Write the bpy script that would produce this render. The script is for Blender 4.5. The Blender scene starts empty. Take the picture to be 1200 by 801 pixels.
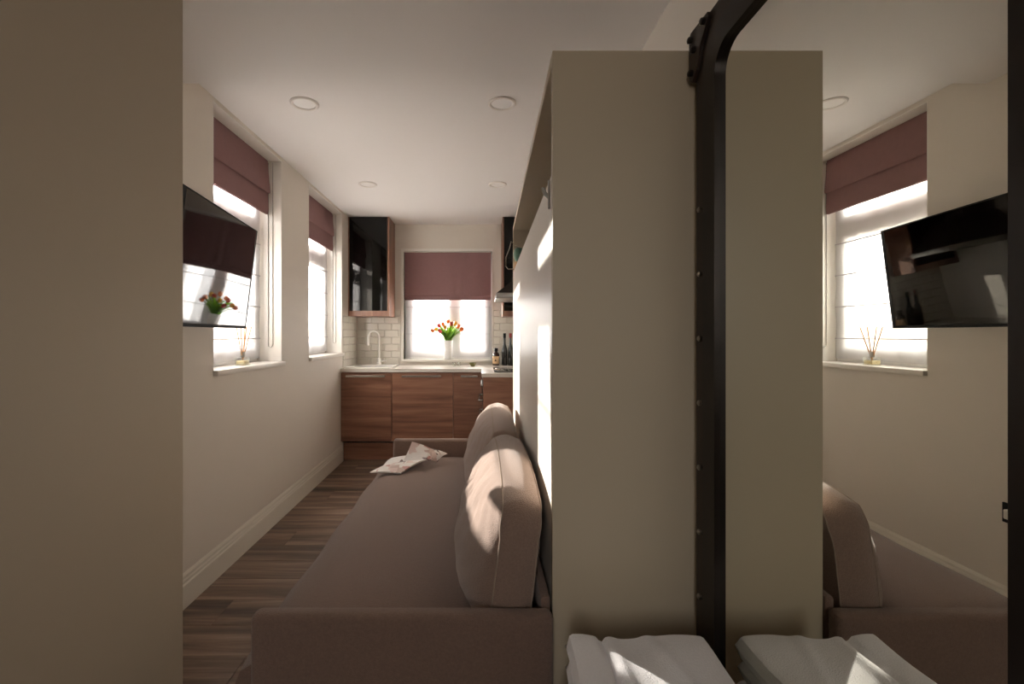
import bpy, bmesh, math, random
from mathutils import Vector, Matrix
random.seed(7)
sc = bpy.context.scene
C = sc.collection
PI = math.pi

# ------------------------------------------------------------------ camera
F, CX, CY, H = 550.0, 562.0, 391.0, 1.24      # focal length / vanishing point in 1200x801 pixels, lens height
cam_d = bpy.data.cameras.new('camera'); cam = bpy.data.objects.new('camera', cam_d); C.objects.link(cam)
cam_d.sensor_width = 36; cam_d.lens = F / 1200 * 36
cam_d.shift_x = (600 - CX) / 1200; cam_d.shift_y = -(400.5 - CY) / 1200
cam_d.clip_start = 0.02
cam.location = (0, 0, H); cam.rotation_euler = (PI / 2, 0, 0)
sc.camera = cam

# ------------------------------------------------------------------ world, sun, exposure
w = bpy.data.worlds.new('world'); sc.world = w; w.use_nodes = True
bg = w.node_tree.nodes['Background']
wn_ = w.node_tree; wtc = wn_.nodes.new('ShaderNodeTexCoord'); wsp = wn_.nodes.new('ShaderNodeSeparateXYZ'); wcr = wn_.nodes.new('ShaderNodeValToRGB')
wn_.links.new(wtc.outputs['Generated'], wsp.inputs[0]); wmr = wn_.nodes.new('ShaderNodeMapRange'); wmr.inputs['From Min'].default_value = -1
wn_.links.new(wsp.outputs['Z'], wmr.inputs['Value']); wn_.links.new(wmr.outputs['Result'], wcr.inputs['Fac'])
wcr.color_ramp.elements[0].position = 0.47; wcr.color_ramp.elements[0].color = (0.60, 0.56, 0.52, 1)     # ground
wcr.color_ramp.elements[1].position = 0.53; wcr.color_ramp.elements[1].color = (1.0, 0.975, 0.95, 1)     # bright hazy sky
wn_.links.new(wcr.outputs['Color'], bg.inputs[0]); bg.inputs[1].default_value = 10.5
sd = bpy.data.lights.new('sun', 'SUN'); so = bpy.data.objects.new('sun', sd); C.objects.link(so)
sd.energy = 52; sd.angle = math.radians(0.6); sd.color = (1, 0.93, 0.84)
SUN = Vector((0.69, -0.69, -0.242))
so.rotation_euler = SUN.to_track_quat('-Z', 'Y').to_euler()
vs = sc.view_settings
vs.view_transform = 'Standard'; vs.look = 'None'; vs.exposure = 0.15; vs.gamma = 1; vs.use_curve_mapping = False
def portal(name, loc, rot, sx, sy):
    d = bpy.data.lights.new(name, 'AREA'); d.shape = 'RECTANGLE'; d.size = sx; d.size_y = sy
    d.cycles.is_portal = True
    o = bpy.data.objects.new(name, d); C.objects.link(o); o.location = loc; o.rotation_euler = rot

# main dimensions (metres; x right, y away from the lens, z up)
XL, XR, XK = -1.347, 0.49, 0.62
XW = 0.64                                      # right wall proper; the mirror hangs on a boxed-out panel at XR
YB, YK, YC, YE = 5.14, 4.545, 1.037, 2.76
ZC, ZLOW, YBEAM = 2.44, 2.36, 2.10
XH, YH = -0.70, 1.11
W1, W2 = (2.374, 3.20), (3.704, 4.60)
WZ0, WZ1 = 1.05, 2.42
XG = -1.545
BW = (-0.83, 0.135, 0.96, 2.14)               # kitchen window opening x0 x1 z0 z1
portal('daylight_1', (XG - 0.06, sum(W1) / 2, (WZ0 + WZ1) / 2), (0, -PI / 2, 0), WZ1 - WZ0, W1[1] - W1[0])
portal('daylight_2', (XG - 0.06, sum(W2) / 2, (WZ0 + WZ1) / 2), (0, -PI / 2, 0), WZ1 - WZ0, W2[1] - W2[0])
portal('fill_portal', (-0.34, -1.56, 1.6), (PI / 2, 0, 0), 0.52, 1.0)  # sky portal for the added fill window behind the lens
portal('daylight_3', ((BW[0] + BW[1]) / 2, YB + 0.22, (BW[2] + BW[3]) / 2), (-PI / 2, 0, 0), BW[1] - BW[0], BW[3] - BW[2])

# ------------------------------------------------------------------ materials
def lin(c):
    return tuple(((v / 255) / 12.92 if v / 255 <= 0.04045 else ((v / 255 + 0.055) / 1.055) ** 2.4) for v in c) + (1,)
M = {}
def mat(name, col, rough=0.6, metal=0.0, spec=0.5, bump=0.0, bscale=80, var=0.0, vscale=4, **kw):
    m = bpy.data.materials.new(name); m.use_nodes = True; M[name] = m
    nt = m.node_tree; b = nt.nodes['Principled BSDF']
    b.inputs['Base Color'].default_value = lin(col)
    b.inputs['Roughness'].default_value = rough; b.inputs['Metallic'].default_value = metal
    b.inputs['Specular IOR Level'].default_value = spec
    tc = nt.nodes.new('ShaderNodeTexCoord')
    if var:
        n = nt.nodes.new('ShaderNodeTexNoise'); n.inputs['Scale'].default_value = vscale; n.inputs['Detail'].default_value = 4
        nt.links.new(tc.outputs['Object'], n.inputs['Vector'])
        mx = nt.nodes.new('ShaderNodeMix'); mx.data_type = 'RGBA'
        c = lin(col)
        mx.inputs[6].default_value = tuple(v * (1 - var) for v in c[:3]) + (1,)
        mx.inputs[7].default_value = tuple(min(1, v * (1 + var)) for v in c[:3]) + (1,)
        nt.links.new(n.outputs['Fac'], mx.inputs[0]); nt.links.new(mx.outputs[2], b.inputs['Base Color'])
    if bump:
        n2 = nt.nodes.new('ShaderNodeTexNoise'); n2.inputs['Scale'].default_value = bscale; n2.inputs['Detail'].default_value = 3
        nt.links.new(tc.outputs['Object'], n2.inputs['Vector'])
        bp = nt.nodes.new('ShaderNodeBump'); bp.inputs['Strength'].default_value = bump; bp.inputs['Distance'].default_value = 0.004
        nt.links.new(n2.outputs['Fac'], bp.inputs['Height']); nt.links.new(bp.outputs['Normal'], b.inputs['Normal'])
    for k, v in kw.items(): b.inputs[k].default_value = v
    return m
def wood(name, c1, c2, c3, rough, axis, grain=14, rnd=0.0, coat=0.0):
    m = bpy.data.materials.new(name); m.use_nodes = True; M[name] = m
    nt = m.node_tree; L = nt.links; b = nt.nodes['Principled BSDF']; b.inputs['Roughness'].default_value = rough
    tc = nt.nodes.new('ShaderNodeTexCoord'); mp = nt.nodes.new('ShaderNodeMapping')
    s = [grain, grain, grain]; s[axis] = grain * 0.07
    mp.inputs['Scale'].default_value = s
    L.new(tc.outputs['Object'], mp.inputs['Vector'])
    oi = nt.nodes.new('ShaderNodeObjectInfo')
    mul = nt.nodes.new('ShaderNodeMath'); mul.operation = 'MULTIPLY'; mul.inputs[1].default_value = 37.0
    L.new(oi.outputs['Random'], mul.inputs[0])
    n = nt.nodes.new('ShaderNodeTexNoise'); n.noise_dimensions = '4D'; n.inputs['Scale'].default_value = 1.0
    n.inputs['Detail'].default_value = 7; n.inputs['Roughness'].default_value = 0.62; n.inputs['Distortion'].default_value = 0.7
    L.new(mp.outputs['Vector'], n.inputs['Vector']); L.new(mul.outputs[0], n.inputs['W'])
    r = nt.nodes.new('ShaderNodeValToRGB')
    r.color_ramp.elements[0].position = 0.3; r.color_ramp.elements[0].color = lin(c1)
    r.color_ramp.elements[1].position = 0.72; r.color_ramp.elements[1].color = lin(c3)
    e = r.color_ramp.elements.new(0.5); e.color = lin(c2)
    L.new(n.outputs['Fac'], r.inputs['Fac'])
    hs = nt.nodes.new('ShaderNodeHueSaturation'); 
    mr = nt.nodes.new('ShaderNodeMapRange'); mr.inputs['To Min'].default_value = 1 - rnd; mr.inputs['To Max'].default_value = 1 + rnd
    L.new(oi.outputs['Random'], mr.inputs['Value']); L.new(mr.outputs['Result'], hs.inputs['Value'])
    L.new(r.outputs['Color'], hs.inputs['Color']); L.new(hs.outputs['Color'], b.inputs['Base Color'])
    bp = nt.nodes.new('ShaderNodeBump'); bp.inputs['Strength'].default_value = 0.15; bp.inputs['Distance'].default_value = 0.003
    L.new(n.outputs['Fac'], bp.inputs['Height']); L.new(bp.outputs['Normal'], b.inputs['Normal'])
    b.inputs['Coat Weight'].default_value = coat
    return m
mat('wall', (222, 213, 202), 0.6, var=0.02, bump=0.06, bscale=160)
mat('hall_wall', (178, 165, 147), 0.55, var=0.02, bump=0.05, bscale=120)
mat('ceiling', (234, 229, 227), 0.75, bump=0.05, bscale=90)
mat('white_paint', (232, 226, 218), 0.35)
mat('skirting', (226, 219, 206), 0.35)
mat('upvc', (235, 233, 232), 0.3)
mat('bed_paint', (190, 175, 152), 0.42, var=0.015)
mat('bed_door', (222, 214, 202), 0.35, var=0.015)
mat('blind', (139, 104, 103), 0.9, bump=0.25, bscale=500, var=0.06, vscale=30)
mat('sofa', (128, 104, 92), 0.95, spec=0.2, bump=0.6, bscale=420, var=0.22, vscale=190, **{'Sheen Weight': 0.25})
mat('cushion', (142, 118, 105), 0.95, spec=0.2, bump=0.6, bscale=420, var=0.2, vscale=190, **{'Sheen Weight': 0.3})
mat('stitch', (150, 132, 118), 0.9)
mat('black_metal', (40, 33, 29), 0.38, metal=0.6, var=0.25, vscale=20)
mat('black_flange', (56, 45, 38), 0.45, metal=0.5, var=0.3, vscale=25)
mat('dark_void', (14, 12, 11), 0.8)
mat('tv_plastic', (12, 11, 11), 0.6, spec=0.2)
mat('screen', (5, 4, 4), 0.03, spec=0.6)
mat('black_glass', (6, 6, 5), 0.04, spec=0.35)
mat('chrome', (200, 196, 190), 0.22, metal=1.0)
mat('steel', (170, 166, 160), 0.35, metal=1.0)
mat('worktop', (216, 208, 198), 0.25, var=0.03, vscale=30)
mat('ceramic', (238, 234, 228), 0.2)
mat('tile', (222, 216, 205), 0.12, spec=0.6)
mat('grout', (190, 182, 170), 0.9)
mat('vase', (236, 234, 232), 0.3)
mat('leaf', (104, 158, 46), 0.5, var=0.3, vscale=25, **{'Subsurface Weight': 0.0})
mat('stem', (120, 165, 60), 0.5)
mat('tulip_orange', (232, 120, 52), 0.5, var=0.2, vscale=60)
mat('tulip_yellow', (235, 180, 60), 0.5, var=0.2, vscale=60)
mat('tulip_red', (205, 70, 60), 0.5, var=0.2, vscale=60)
mat('bottle_dark', (16, 18, 15), 0.1, spec=0.7)
mat('bottle_brown', (52, 27, 14), 0.15, spec=0.6)
mat('label_tan', (214, 180, 140), 0.7)
mat('print_dark', (70, 45, 30), 0.7)
mat('cap_red', (150, 45, 45), 0.5)
mat('bowl_olive', (125, 120, 70), 0.4)
mat('towel', (246, 242, 243), 0.95, spec=0.15, bump=0.5, bscale=420, var=0.05, vscale=200, **{'Sheen Weight': 0.3})
mat('reed', (196, 150, 105), 0.8)
mat('oil', (236, 218, 170), 0.15)
mat('page_edge', (225, 218, 210), 0.8)
mat('pot_green', (92, 128, 110), 0.35, var=0.3, vscale=30)
mat('pot_tan', (190, 150, 110), 0.6)
mat('downlight', (244, 240, 238), 0.5)
mat('downlight_rim', (232, 225, 219), 0.35)
mat('house', (205, 205, 212), 0.8)
mat('house_window', (120, 130, 150), 0.3)
mat('house_roof', (150, 145, 150), 0.8)
wood('walnut', (106, 70, 53), (142, 98, 76), (170, 124, 100), 0.4, 0, grain=16, rnd=0.06)
wood('walnut_up', (96, 64, 50), (136, 96, 78), (166, 124, 102), 0.4, 2, grain=16, rnd=0.06)
wood('oak_floor', (58, 44, 36), (122, 99, 83), (176, 152, 132), 0.5, 0, grain=13, rnd=0.14)
def glassy(name, tint, gl=0.08, rough=0.0):
    m = bpy.data.materials.new(name); m.use_nodes = True; M[name] = m; nt = m.node_tree
    nt.nodes.remove(nt.nodes['Principled BSDF']); out = nt.nodes['Material Output']
    t = nt.nodes.new('ShaderNodeBsdfTransparent'); t.inputs[0].default_value = tint
    g = nt.nodes.new('ShaderNodeBsdfGlossy'); g.inputs['Roughness'].default_value = rough
    mx = nt.nodes.new('ShaderNodeMixShader'); mx.inputs[0].default_value = gl
    nt.links.new(t.outputs[0], mx.inputs[1]); nt.links.new(g.outputs[0], mx.inputs[2]); nt.links.new(mx.outputs[0], out.inputs[0])
glassy('pane', (0.97, 0.98, 0.98, 1)); glassy('clear_glass', (0.93, 0.94, 0.92, 1), 0.12)
m = bpy.data.materials.new('sheer'); m.use_nodes = True; M['sheer'] = m; nt = m.node_tree
nt.nodes.remove(nt.nodes['Principled BSDF']); out = nt.nodes['Material Output']
t = nt.nodes.new('ShaderNodeBsdfTransparent'); d = nt.nodes.new('ShaderNodeBsdfTranslucent'); d2 = nt.nodes.new('ShaderNodeBsdfDiffuse')
d.inputs[0].default_value = (0.9, 0.89, 0.9, 1); d2.inputs[0].default_value = (0.85, 0.84, 0.85, 1)
mA = nt.nodes.new('ShaderNodeMixShader'); mA.inputs[0].default_value = 0.4
mB = nt.nodes.new('ShaderNodeMixShader'); mB.inputs[0].default_value = 0.68
nt.links.new(d.outputs[0], mA.inputs[1]); nt.links.new(d2.outputs[0], mA.inputs[2])
nt.links.new(t.outputs[0], mB.inputs[1]); nt.links.new(mA.outputs[0], mB.inputs[2]); nt.links.new(mB.outputs[0], out.inputs[0])
mat('sheer_seam', (176, 172, 176), 0.9)
m = mat('mirror', (232, 232, 224), 0.0, metal=1.0)
# magazine print: blocks of pink, grey and white
m = mat('magazine', (226, 216, 210), 0.4); nt = m.node_tree; b = nt.nodes['Principled BSDF']
tc = nt.nodes.new('ShaderNodeTexCoord'); vo = nt.nodes.new('ShaderNodeTexVoronoi'); vo.distance = 'CHEBYCHEV'; vo.inputs['Scale'].default_value = 26
cr = nt.nodes.new('ShaderNodeValToRGB'); cr.color_ramp.interpolation = 'CONSTANT'
for p, c in ((0.0, (222, 214, 208)), (0.46, (196, 146, 140)), (0.56, (226, 218, 212)), (0.74, (120, 100, 96)), (0.8, (214, 190, 182)), (0.9, (196, 170, 160))):
    e = cr.color_ramp.elements.new(p); e.color = lin(c)
sp = nt.nodes.new('ShaderNodeSeparateColor')
nt.links.new(tc.outputs['Object'], vo.inputs['Vector']); nt.links.new(vo.outputs['Color'], sp.inputs[0])
nt.links.new(sp.outputs[0], cr.inputs['Fac']); nt.links.new(cr.outputs['Color'], b.inputs['Base Color'])

# ------------------------------------------------------------------ helpers
def box(bm, x0, x1, y0, y1, z0, z1, bev=0.0, seg=2):
    vs_ = [bm.verts.new((x, y, z)) for x in (x0, x1) for y in (y0, y1) for z in (z0, z1)]
    q = [(0, 1, 3, 2), (4, 6, 7, 5), (0, 4, 5, 1), (2, 3, 7, 6), (0, 2, 6, 4), (1, 5, 7, 3)]
    fs = [bm.faces.new([vs_[i] for i in f]) for f in q]
    if bev:
        es = list({e for f in fs for e in f.edges})
        bmesh.ops.bevel(bm, geom=es, offset=bev, segments=seg, profile=0.5, affect='EDGES')
def tube(bm, pts, r, seg=8, caps=True, closed=False):
    pts = [Vector(p) for p in pts]; rings = []; n = len(pts); prev = None
    for i, p in enumerate(pts):
        if closed: t_ = pts[(i + 1) % n] - pts[i - 1]
        else: t_ = pts[min(i + 1, n - 1)] - pts[max(i - 1, 0)]
        t_.normalize()
        if prev is None:
            a = t_.cross(Vector((0, 0, 1)))
            if a.length < 1e-3: a = t_.cross(Vector((1, 0, 0)))
            a.normalize()
        else:
            a = prev - t_ * prev.dot(t_); a.normalize()
        prev = a; b_ = t_.cross(a)
        rr = r[i] if isinstance(r, (list, tuple)) else r
        rings.append([bm.verts.new(p + (a * math.cos(2 * PI * k / seg) + b_ * math.sin(2 * PI * k / seg)) * rr) for k in range(seg)])
    last = n if closed else n - 1
    for i in range(last):
        A, B = rings[i], rings[(i + 1) % n]
        for k in range(seg): bm.faces.new((A[k], A[(k + 1) % seg], B[(k + 1) % seg], B[k]))
    if caps and not closed:
        bm.faces.new(rings[0][::-1]); bm.faces.new(rings[-1])
def lathe(bm, prof, cx=0, cy=0, cz=0, seg=20):
    rings = []
    for r, z in prof:
        rings.append([bm.verts.new((cx + r * math.cos(2 * PI * k / seg), cy + r * math.sin(2 * PI * k / seg), cz + z)) for k in range(seg)])
    for A, B in zip(rings, rings[1:]):
        for k in range(seg): bm.faces.new((A[k], A[(k + 1) % seg], B[(k + 1) % seg], B[k]))
    bm.faces.new(rings[0][::-1]); bm.faces.new(rings[-1])
def obj(name, bm, material, parent=None, smooth=False):
    bmesh.ops.recalc_face_normals(bm, faces=bm.faces)
    me = bpy.data.meshes.new(name); bm.to_mesh(me); bm.free()
    if smooth:
        me.polygons.foreach_set('use_smooth', [True] * len(me.polygons))
        try: me.set_sharp_from_angle(angle=math.radians(40))
        except Exception: pass
    me.materials.append(M[material])
    o = bpy.data.objects.new(name, me); C.objects.link(o)
    if parent:
        o.parent = parent; o.matrix_parent_inverse = PINV(parent)
    return o
def PINV(p):
    return Matrix.LocRotScale(p.location, p.rotation_euler, None).inverted()
def bobj(name, boxes, material, parent=None, bev=0.0, smooth=None):
    bm = bmesh.new()
    for b in boxes: box(bm, *b, bev=bev)
    return obj(name, bm, material, parent, smooth=bool(bev) if smooth is None else smooth)
def tag(o, label, cat, group=None):
    o['label'] = label; o['category'] = cat
    if group: o['group'] = group
    return o
def thing(name, label, cat, loc=(0, 0, 0), group=None, rot=(0, 0, 0)):
    o = bpy.data.objects.new(name, None); C.objects.link(o); o.location = loc; o.rotation_euler = rot; o.empty_display_size = 0.1
    return tag(o, label, cat, group)
def struct(o):
    o['kind'] = 'structure'; return o
def sempty(name, loc=(0, 0, 0)):
    o = bpy.data.objects.new(name, None); C.objects.link(o); o.location = loc; o.empty_display_size = 0.1
    return struct(o)
def clone(root, loc):
    r = root.copy(); C.objects.link(r); r.location = loc
    for ch in list(root.children):
        c = ch.copy(); C.objects.link(c); c.parent = r; c.matrix_parent_inverse = ch.matrix_parent_inverse
        for g in ch.children:
            e = g.copy(); C.objects.link(e); e.parent = c
    return r
def cyl(bm, p0, p1, r, seg=12): tube(bm, [p0, p1], r, seg)

# ------------------------------------------------------------------ the room
floor = struct(bobj('floor', [(XL - 0.25, XK + 0.2, -1.6, YB + 0.25, -0.12, -0.006)], 'dark_void'))
pw, row, y = 0.19, 0, -1.42
while y < YB:
    off = -XL * -1 - [0.75, 0.2, 1.0, 0.45][row % 4]; x = off
    while x < XK + 0.1:
        a, b_ = max(x, XL - 0.02), min(x + 1.2, XK + 0.1)
        if b_ - a > 0.02:
            bobj('plank', [(a + 0.0008, b_ - 0.0008, y + 0.0008, min(y + pw, YB + 0.05) - 0.0008, -0.012, 0)], 'oak_floor', floor, bev=0.0012, smooth=False)
        x += 1.2
    y += pw; row += 1
wl = []
for a, b_ in ((1.0, W1[0]), (W1[1], W2[0]), (W2[1], YB + 0.25)): wl.append((XL - 0.27, XL, a, b_, 0, ZC + 0.1))
for a, b_ in (W1, W2):
    wl.append((XL - 0.27, XL, a, b_, 0, WZ0 - 0.001)); wl.append((XL - 0.27, XL, a, b_, WZ1, ZC + 0.1))
wall_left = struct(bobj('wall_left', wl, 'wall'))
x0, x1, z0, z1 = BW
wall_back = struct(bobj('wall_back', [(XL - 0.2, x0, YB, YB + 0.25, 0, ZC + 0.1), (x1, XK + 0.2, YB, YB + 0.25, 0, ZC + 0.1),
                                      (x0, x1, YB, YB + 0.25, 0, z0), (x0, x1, YB, YB + 0.25, z1, ZC + 0.1)], 'wall'))
struct(bobj('wall_right', [(XW, XW + 0.25, -1.5, YB + 0.2, 0, ZC + 0.1), (XR, XW, -1.5, YC - 0.001, 0, 1.885)], 'wall'))
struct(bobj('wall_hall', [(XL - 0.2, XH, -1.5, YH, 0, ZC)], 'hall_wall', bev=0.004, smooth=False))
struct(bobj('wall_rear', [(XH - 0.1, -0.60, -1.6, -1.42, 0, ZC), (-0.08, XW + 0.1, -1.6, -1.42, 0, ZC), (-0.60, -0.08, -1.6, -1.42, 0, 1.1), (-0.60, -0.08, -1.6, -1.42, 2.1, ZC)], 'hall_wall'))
rw_ = sempty('window_4', (-0.34, -1.52, 1.1))            # unseen window added behind the lens to brighten the hall
bobj('frame', [(-0.60, -0.55, -1.55, -1.49, 1.1, 2.1), (-0.13, -0.08, -1.55, -1.49, 1.1, 2.1), (-0.55, -0.13, -1.55, -1.49, 1.1, 1.15), (-0.55, -0.13, -1.55, -1.49, 2.05, 2.1)], 'upvc', rw_)
bobj('pane', [(-0.55, -0.13, -1.523, -1.517, 1.15, 2.05)], 'pane', rw_)
struct(bobj('ceiling', [(XL - 0.27, XK + 0.2, YBEAM, YB + 0.25, ZC, ZC + 0.2)], 'ceiling'))
struct(bobj('ceiling_hall', [(XL - 0.2, XW + 0.2, -1.6, YBEAM, ZLOW, ZC + 0.2)], 'ceiling'))
struct(bobj('wall_sun_block', [(-2.15, -2.0, 0.5, 7.0, -3.0, 1.46)], 'white_paint'))   # unseen low wall added outside the side windows to cut the sun
# moulded skirting along the left wall
def skirting(name, p0, p1, nrm):
    prof = [(0, 0), (0.018, 0), (0.018, 0.105), (0.0135, 0.112), (0.0135, 0.122), (0.010, 0.130), (0.010, 0.142), (0.004, 0.155), (0, 0.155)]
    bm = bmesh.new(); A = []; B = []
    for d_, z_ in prof:
        A.append(bm.verts.new((p0[0] + nrm[0] * d_, p0[1] + nrm[1] * d_, z_))); B.append(bm.verts.new((p1[0] + nrm[0] * d_, p1[1] + nrm[1] * d_, z_)))
    for i in range(len(prof)):
        j = (i + 1) % len(prof); bm.faces.new((A[i], A[j], B[j], B[i]))
    bm.faces.new(A[::-1]); bm.faces.new(B)
    return struct(obj(name, bm, 'skirting'))
skirting('baseboard_left', (XL, YH), (XL, YK + 0.04), (1, 0))

# ------------------------------------------------------------------ left windows
def side_window(n, y0, y1):
    w_ = sempty('window_%d' % n, (XG, (y0 + y1) / 2, WZ0))
    t_ = 0.05; xa, xb = XG - 0.03, XG + 0.03
    bobj('frame', [(xa, xb, y0, y0 + t_, WZ0, WZ1), (xa, xb, y1 - t_, y1, WZ0, WZ1), (xa, xb, y0 + t_, y1 - t_, WZ0, WZ0 + 0.05),
                   (xa, xb, y0 + t_, y1 - t_, WZ1 - 0.05, WZ1)], 'upvc', w_)
    bobj('transom', [(xa - 0.002, xb + 0.002, y0 + t_, y1 - t_, 1.915, 1.965)], 'upvc', w_)
    for za, zb in ((WZ0 + 0.05, 1.915), (1.965, WZ1 - 0.05)):
        s = bobj('sash', [(xa - 0.004, xb + 0.012, y0 + t_, y0 + t_ + 0.05, za, zb), (xa - 0.004, xb + 0.012, y1 - t_ - 0.05, y1 - t_, za, zb),
                          (xa - 0.004, xb + 0.012, y0 + t_ + 0.05, y1 - t_ - 0.05, za, za + 0.05), (xa - 0.004, xb + 0.012, y0 + t_ + 0.05, y1 - t_ - 0.05, zb - 0.05, zb)], 'upvc', w_)
        bobj('pane', [(XG - 0.004, XG + 0.004, y0 + t_ + 0.05, y1 - t_ - 0.05, za + 0.05, zb - 0.05)], 'pane', s)
    bobj('reveal', [(XG + 0.03, XL - 0.002, y0, y0 + 0.006, WZ0, WZ1), (XG + 0.03, XL - 0.002, y1 - 0.006, y1, WZ0, WZ1),
                    (XG + 0.03, XL - 0.002, y0, y1, WZ1 - 0.006, WZ1)], 'white_paint', w_)
    bobj('window_sill', [(XG + 0.03, XL + 0.022, y0 + 0.002, y1 + 0.012, WZ0 - 0.024, WZ0 + 0.004)], 'white_paint', w_, bev=0.003)
    return w_
side_window(1, *W1); side_window(2, *W2)

def roman_blind(y0, y1, which, zb=2.05, zf=2.19):
    r = thing('roman_blind', 'mauve fabric roman blind part raised in %s' % which, 'blind', (-1.45, (y0 + y1) / 2, zb), 'mauve roman blinds')
    xa = -1.45
    bobj('headrail', [(xa - 0.02, xa + 0.012, y0 + 0.015, y1 - 0.015, WZ1 - 0.035, WZ1 - 0.006)], 'white_paint', r)
    def sheet(name, prof, dy=0.0):
        bm = bmesh.new(); n = 24; cols = []
        for i in range(n + 1):
            yy = y0 + 0.014 + dy + (y1 - y0 - 0.028 - 2 * dy) * i / n
            wv = 0.0016 * math.sin(i * 0.9) + 0.001 * math.sin(i * 2.1 + 1)
            cols.append([bm.verts.new((xa + px + wv * (k % 2), yy, pz)) for k, (px, pz) in enumerate(prof)])
        for A, B in zip(cols, cols[1:]):
            for k in range(len(prof)):
                j = (k + 1) % len(prof); bm.faces.new((A[k], A[j], B[j], B[k]))
        bm.faces.new(cols[0][::-1]); bm.faces.new(cols[-1])
        return obj(name, bm, 'blind', r, smooth=True)
    sheet('fabric_panel', [(0.012, WZ1 - 0.006), (0.02, zf + 0.1), (0.03, zf + 0.012), (0.024, zf), (0.012, zf + 0.008), (0.004, WZ1 - 0.03)])
    sheet('lower_fold', [(0.006, zf + 0.06), (0.014, zf), (0.02, zb + 0.03), (0.014, zb), (0.0, zb), (-0.006, zf)], 0.002)
    bobj('hem_bar', [(xa - 0.002, xa + 0.018, y0 + 0.02, y1 - 0.02, zb + 0.002, zb + 0.014)], 'blind', r)
    bm = bmesh.new()
    yc = y1 - 0.012
    pts = [(xa + 0.045 - 0.03, yc, WZ1 - 0.02), (xa + 0.015, yc, 1.17)] + [(xa + 0.03 - 0.015 * math.cos(a * PI / 6), yc, 1.165 - 0.015 * math.sin(a * PI / 6)) for a in range(1, 6)] + [(xa + 0.045, yc, 1.17), (xa + 0.045, yc, WZ1 - 0.02)]
    tube(bm, pts, 0.0022, 6); obj('pull_chain', bm, 'chrome', r, smooth=True)['label'] = 'beaded chain loop'
    return r
roman_blind(*W1, 'the window beside the television')
roman_blind(*W2, 'the side window beside the kitchen cupboard')
def sheer_blind(side, a0, a1, where, za, zb, seams):
    if side == 'L': loc = (-1.487, (a0 + a1) / 2, za)
    else: loc = ((a0 + a1) / 2, YB + 0.06, za)
    r = thing('sheer_blind', 'white sheer roman blind let down over %s' % where, 'blind', loc, 'white sheer blinds')
    bm = bmesh.new(); n = 40; m_ = 30; g = []
    for i in range(n + 1):
        a = a0 + (a1 - a0) * i / n; col = []
        for k in range(m_ + 1):
            z_ = za + (zb - za) * k / m_; dv = 0.003 * math.sin(i * 0.7 + 0.3 * math.sin(k * 0.6)) + 0.002 * math.sin(k * 0.9)
            col.append(bm.verts.new((-1.487 + dv, a, z_) if side == 'L' else (a, YB + 0.06 - dv, z_)))
        g.append(col)
    for i in range(n):
        for k in range(m_): bm.faces.new((g[i][k], g[i + 1][k], g[i + 1][k + 1], g[i][k + 1]))
    obj('sheer_fabric', bm, 'sheer', r, smooth=True)
    for z_ in seams:
        bobj('batten_seam', [(-1.489, -1.480, a0, a1, z_ - 0.003, z_ + 0.003)] if side == 'L' else [(a0, a1, YB + 0.053, YB + 0.062, z_ - 0.003, z_ + 0.003)], 'sheer_seam', r)
    return r
sheer_blind('L', W1[0] + 0.01, W1[1] - 0.03, 'the window beside the television', 1.075, 2.38, (1.21, 1.42, 1.63, 1.84))
sheer_blind('L', W2[0] + 0.01, W2[1] - 0.03, 'the side window beside the kitchen cupboard', 1.075, 2.38, (1.21, 1.42, 1.63, 1.84))

# ------------------------------------------------------------------ kitchen window
kw = sempty('window_3', ((x0 + x1) / 2, YB + 0.12, z0))
ya, yb = YB + 0.09, YB + 0.15; xm = -0.28
bobj('frame', [(x0, x0 + 0.05, ya, yb, z0, z1), (x1 - 0.05, x1, ya, yb, z0, z1), (x0 + 0.05, x1 - 0.05, ya, yb, z0, z0 + 0.05), (x0 + 0.05, x1 - 0.05, ya, yb, z1 - 0.05, z1),
               (xm - 0.03, xm + 0.03, ya, yb, z0 + 0.05, z1 - 0.05)], 'upvc', kw)
for a, b_ in ((x0 + 0.05, xm - 0.03), (xm + 0.03, x1 - 0.05)):
    s = bobj('sash', [(a, a + 0.05, ya - 0.012, yb, z0 + 0.05, z1 - 0.05), (b_ - 0.05, b_, ya - 0.012, yb, z0 + 0.05, z1 - 0.05),
                      (a + 0.05, b_ - 0.05, ya - 0.012, yb, z0 + 0.05, z0 + 0.1), (a + 0.05, b_ - 0.05, ya - 0.012, yb, z1 - 0.1, z1 - 0.05)], 'upvc', kw)
    bobj('pane', [(a + 0.05, b_ - 0.05, YB + 0.118, YB + 0.124, z0 + 0.1, z1 - 0.1)], 'pane', s)
bobj('casing', [(x0 - 0.03, x0, YB - 0.012, YB + 0.09, z0 - 0.02, z1 + 0.03), (x1, x1 + 0.012, YB - 0.012, YB + 0.09, z0 - 0.02, z1 + 0.03), (x0, x1, YB - 0.012, YB + 0.09, z1, z1 + 0.03)], 'white_paint', kw)
bobj('window_sill', [(x0, x1, YB - 0.045, YB + 0.09, z0 - 0.022, z0 + 0.003)], 'white_paint', kw, bev=0.003)
r = thing('roman_blind', 'mauve fabric roman blind half raised in the window behind the tulips', 'blind', ((x0 + x1) / 2, YB - 0.02, 1.62), 'mauve roman blinds')
bm = bmesh.new(); prof = [(0.0, 2.128), (0.003, 1.86), (0.008, 1.66), (0.016, 1.652), (0.018, 1.62), (-0.012, 1.62), (-0.014, 2.128)]; cols = []
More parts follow.
